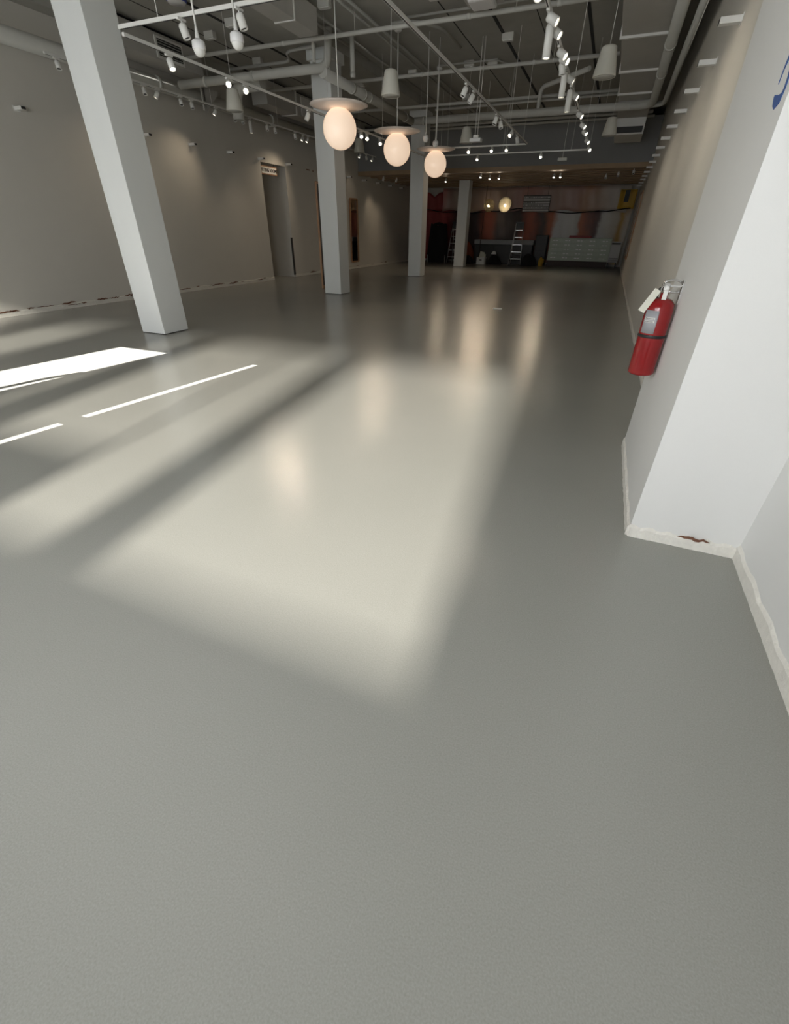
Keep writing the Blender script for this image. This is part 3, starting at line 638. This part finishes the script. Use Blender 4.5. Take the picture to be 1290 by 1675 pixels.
tag(MB().grid(30, 6, lambda a, b: sheet(a, b, -10.2, -8.9, 2.36, 3.0+.22*abs(math.sin(a*5)), RYB-.14, .04, 6)).build('plastic_drape', 'red_plastic', solid=.003), 'dark red sheet drooping at the left end of rear wall', 'plastic sheet')
tag(MB().grid(16, 5, lambda a, b: sheet(a, b, -.1, .62, 2.45+.3*a*0, 3.2, RYB-.2, .03, 8)).build('wall_banner', 'yellow_plastic', solid=.004), 'dark yellow banner in the top right corner of rear wall', 'banner')
tag(MB().box(.12, .32, RYB-.26, RYB-.24, 2.72, 3.18).build('black_poster', 'black_plastic'), 'small black poster on the dark yellow banner', 'poster')
rp = [(-10.1+10.6*k/40, RYB-.24, 2.46-.16*math.sin(PI*((k/40*2) % 1))+(.02*math.sin(k))) for k in range(41)]
tag(MB().tube(rp, .022, 8).build('black_rope', 'rope_black'), 'black rope sagging along the rear tarps', 'rope')
# sign board with rows of slats
t = thing('menu_board', 'grey slatted menu board with illegible rows on rear wall', 'sign', (-3.9, RYB-.36, 2.68))
for sx in (-.5, .5): MB().cyl((sx, .03, .33), (sx, .03, .72), .006, n=6).build('hanging_cable', 'dark_metal', t)
MB().box(-.66, .66, 0, .06, -.34, .34, bev=.01).build('board', 'dark_metal', t)
rr = random.Random(3)
for k in range(6):
    z0 = .25-k*.108
    s = MB().box(-.64, .64, -.02, 0, z0-.04, z0+.04, bev=.004).build('slat', 'heater_white', t)
    if k not in (1, 5):
        tx = MB(); x = -.60; lim = (.52, 0, .1, .3, .6, 0)[k]
        while x < lim:
            wd = .022+rr.random()*.02
            if rr.random() > .15: tx.box(x, x+wd*.7, -.024, -.02, z0-.024, z0+.024)
            x += wd+.012
        tx.build('row_print', 'dark_metal', s)
# two lamps before the rear wall
t = thing('globe_lamp', 'small clear glass globe lamp on a cord, left of the disc lamp', 'pendant lamp', (-6.25, 27.5, 2.6))
n = 16; MB().lathe([(.28*math.sin(PI*k/n), .28*math.cos(PI*k/n)) for k in range(n+1)], n=28).build('globe', 'glass_amber', t, solid=.006)
MB().lathe([(.04*math.sin(PI*k/8), .04*math.cos(PI*k/8)-.04) for k in range(9)], n=12).build('bulb', 'bulb_glow', t)
MB().cyl((0, 0, 0), (0, 0, .1), .02, n=8).build('socket', 'dark_metal', t); MB().cyl((0, 0, .1), (0, 0, .9), .006, n=6).build('cord', 'dark_metal', t)
t = thing('disc_lamp', 'round cream dish lamp with one bright bulb before the rear wall', 'pendant lamp', (-5.42, 27.5, 2.62))
RX = Matrix.Rotation(math.radians(82), 4, 'X') @ Matrix.Identity(4)
MB().lathe([(0, -.06), (.10, -.055), (.26, 0), (.34, .07), (.33, .075), (.25, .01), (.1, -.045), (0, -.05)], n=36, M=RX).build('dish_shade', 'dish_enamel', t)
MB().lathe([(.06*math.sin(PI*k/8), .06*math.cos(PI*k/8)) for k in range(9)], (0, -.02, -.02), n=14).build('bulb', 'bulb_glow', t)
MB().cyl((0, .02, .3), (0, .02, .88), .006, n=6).build('cord', 'dark_metal', t)
tag(MB().cyl((-6.42, 26.95, .0), (-6.3, 26.95, 3.4), .014, n=8).build('thin_pole', 'dark_wood'), 'thin dark red pole leaning left of the rear counter', 'pole')
for lx in (-5.42, -6.25): light('bulb_light', 'POINT', (lx, 27.3, 2.58), (0, 0, -1), 3.5, (1, .78, .52), shadow_soft_size=.05)
# counter
t = thing('rear_counter', 'long low counter with grey top band and black front', 'counter', (-5.2, 27.4, 0))
MB().box(-1.55, 1.55, -.3, .35, .90, 1.10, bev=.008).build('worktop', 'grey_worktop', t); MB().box(-1.5, 1.5, -.25, .3, 0, .90).build('base_cabinet', 'black_plastic', t)
for s in (-1, 0, 1): MB().box(s-.48, s+.48, -.265, -.25, .06, .86, bev=.004).build('front_panel', 'dark_metal', t)
t = thing('black_cabinet', 'tall black box cabinet right of the counter', 'cabinet', (-3.28, 27.4, 0))
MB().box(-.28, .28, -.3, .3, 0, 1.34, bev=.01).build('body', 'black_plastic', t); MB().box(-.26, .26, -.31, -.3, .05, .66, bev=.003).build('door', 'dark_metal', t); MB().box(-.26, .26, -.31, -.3, .68, 1.3, bev=.003).build('door', 'dark_metal', t)
# flat-file case
t = thing('drawer_case', 'wide green-grey metal drawer case with five glossy rows', 'cabinet', (-1.42, 27.4, 0))
MB().box(-1.45, 1.45, -.35, .35, .26, 1.24, bev=.01).build('body', 'green_grey_metal', t); MB().box(-1.42, 1.42, -.33, .33, 0, .26, bev=.01).build('plinth', 'dark_wood', t)
for k in range(5):
    z0 = .30+k*.185
    dr = MB().box(-1.42, 1.42, -.375, -.35, z0, z0+.155, bev=.006).build('drawer', 'green_grey_metal', t)
    for j in range(5):
        x = -1.2+j*.58
        MB().box(x-.09, x+.03, -.39, -.375, z0+.07, z0+.10, bev=.002).box(x+.07, x+.15, -.39, -.375, z0+.07, z0+.10, bev=.002).build('label_holder', 'white_metal', dr)
tag(MB().box(-2.0, -.95, 27.3, 27.6, 1.24, 1.34, bev=.01).build('red_tray', 'red_plastic'), 'flat red tray lying on the metal drawer case', 'tray')
t = thing('floor_heater', 'white upright panel heater in the far right corner', 'heater', (.25, 27.3, 0))
MB().box(-.24, .24, -.12, .12, .22, 1.12, bev=.02).build('housing', 'heater_white', t); MB().box(-.2, .2, -.125, -.118, 1.0, 1.07).build('control_panel', 'black_plastic', t)
lv = MB()
for k in range(5): lv.box(-.21, .21, -.13, -.12, .26+k*.04, .275+k*.04)
lv.build('vent_louvre', 'dark_metal', t)
for s in (-.18, .18): MB().box(s-.03, s+.03, -.15, .15, 0, .22, bev=.01).build('foot', 'black_plastic', t)
# ladders
def ladder(label, loc, rz, n=6, h=1.85):
    t = thing('step_ladder', label, 'ladder', loc, rz); w0, w1 = .30, .17; dp = .55
    def P(side, z): k = z/h; return Vector((side*(w0+(w1-w0)*k), -dp*(1-k)*.6, z))
    def Q(side, z): k = z/h; return Vector((side*(w0*.9+(w1-w0*.9)*k), dp*(1-k)*.6+.06, z))
    for s in (-1, 1):
        MB().cyl(P(s, .02), P(s, h), .02, n=8).build('front_rail', 'aluminium', t); MB().cyl(Q(s, .02), Q(s, h), .015, n=8).build('rear_rail', 'aluminium', t)
        MB().box(-.035, .035, -.03, .03, 0, .03, M=Matrix.Translation(P(s, 0))).build('rubber_foot', 'black_plastic', t)
    for k in range(n-1):
        z = h*(k+1)/n; a = P(-1, z); b = P(1, z); MB().box(a.x, b.x, a.y-.01, a.y+.08, z-.025, z+.005, bev=.003).build('step', 'aluminium', t)
    MB().box(-w1-.03, w1+.03, -.08, .14, h-.03, h+.03, bev=.01).build('top_cap', 'black_plastic', t)
    MB().box(-w1, w1, -.07, -.05, h-.26, h-.03).build('label_plate', 'black_plastic', t)
    for z in (.5, 1.1): MB().cyl(Q(-1, z), Q(1, z), .01, n=6).build('brace', 'aluminium', t)
ladder('open aluminium step ladder standing before the counter', (-4.38, 26.55, 0), .1)
ladder('aluminium step ladder half hidden by the short column', (-7.66, 26.6, 0), -.1)
# clutter
t = thing('draped_rack', 'tall black cloth-covered rack left of the short column', 'rack', (-8.72, 26.9, 0))
MB().grid(24, 14, lambda a, b: Vector(((.62-.2*b)*math.cos(2*PI*a)*(1+.06*math.sin(a*40)), (.3-.08*b)*math.sin(2*PI*a)*(1+.1*math.sin(a*31)), 1.75*b+.05*math.sin(a*14)*b))).build('cloth_cover', 'black_cloth', t)
MB().lathe([(0, 1.86), (.2, 1.82), (.42, 1.72)], n=24, M=Matrix.Scale(.5, 4, Y)).build('cloth_top', 'black_cloth', t)
for s in (-.5, .5): MB().cyl((s, -.2, 0), (s, -.2, .35), .02, n=8).build('leg', 'heater_white', t)
def lump(name, m, label, cat, loc, sx, sy, sz, seed):
    rn = random.Random(seed); ph = [rn.random()*6 for _ in range(6)]
    def fn(a, b):
        th, fi = 2*PI*a, PI*(.0+.5*b); k = 1+.14*math.sin(3*th+ph[0])+.10*math.sin(5*th+ph[1]+4*b)+.06*math.sin(9*th+ph[2])
        return Vector((sx*math.cos(th)*math.cos(fi)*k, sy*math.sin(th)*math.cos(fi)*k, sz*math.sin(fi)*(1+.08*math.sin(4*th+ph[3]))))
    o = MB().grid(28, 8, fn).build(name, m, loc=loc); return tag(o, label, cat)
lump('orange_bundle', 'orange_cloth', 'rust orange cloth bundle right of the short column', 'cloth', (-7.3, 27.5, 0), .42, .3, .95, 1)
lump('black_bag', 'black_cloth', 'black rubbish bag beside the white box, left', 'bag', (-6.9, 26.55, 0), .30, .25, .36, 2)
lump('black_bag', 'black_cloth', 'black rubbish bag right of the white box', 'bag', (-5.5, 26.6, 0), .35, .25, .42, 3)
lump('black_bag', 'black_cloth', 'black bag between ladder and yellow jug', 'bag', (-3.75, 26.65, 0), .35, .25, .5, 4)
lump('crumpled_paper', 'white_paper', 'crumpled white paper on the black bag', 'paper', (-5.5, 26.5, .47), .12, .1, .14, 5)
t = thing('cardboard_box', 'white open box with papers left of the ladder', 'box', (-6.15, 26.55, 0))
MB().box(-.22, .22, -.18, .18, 0, .32, bev=.006).build('box_body', 'white_paper', t)
MB().box(-.2, .05, -.02, .0, .3, .56, M=Matrix.Rotation(.2, 4, 'Y')).box(.0, .2, .03, .05, .3, .46).build('paper_sheets', 'tag_paper', t)
MB().box(-.06, .06, -.185, -.18, .18, .22).build('hand_hole', 'dark_metal', t)
t = thing('yellow_jug', 'yellow plastic jug on floor beside the black cabinet', 'jug', (-3.12, 26.8, 0))
MB().lathe([(0, 0), (.10, 0), (.12, .03), (.12, .26), (.07, .34), (.035, .37), (.035, .42), (0, .42)], n=20).build('jug_body', 'yellow_plastic', t)
MB().tube(bend([(.09, 0, .30), (.15, 0, .30), (.15, 0, .16), (.11, 0, .14)], .03), .015, 8).build('jug_handle', 'yellow_plastic', t)
MB().lathe([(.038, .40), (.038, .44), (0, .44)], n=14).build('cap', 'black_plastic', t)
tag(MB().box(-.10, .10, -.05, .05, 0, .02, bev=.006).build('paper_scrap', 'white_paper', loc=(-2.06, 11.0, 0)), 'small pale scrap lying on the floor in mid room', 'scrap')
t = thing('wall_frame', 'tall thin wooden frame on the right wall near the rear', 'frame', (XR-.02, 22.6, 1.7))
MB().box(-.02, .02, -.9, -.82, -1.1, 1.1).box(-.02, .02, .82, .9, -1.1, 1.1).box(-.02, .02, -.82, .82, -1.1, -1.02).box(-.02, .02, -.82, .82, 1.02, 1.1).build('frame_rail', 'wood_light', t)
MB().box(-.005, .02, -.82, .82, -1.02, 1.02).build('panel', 'wall_paint', t)
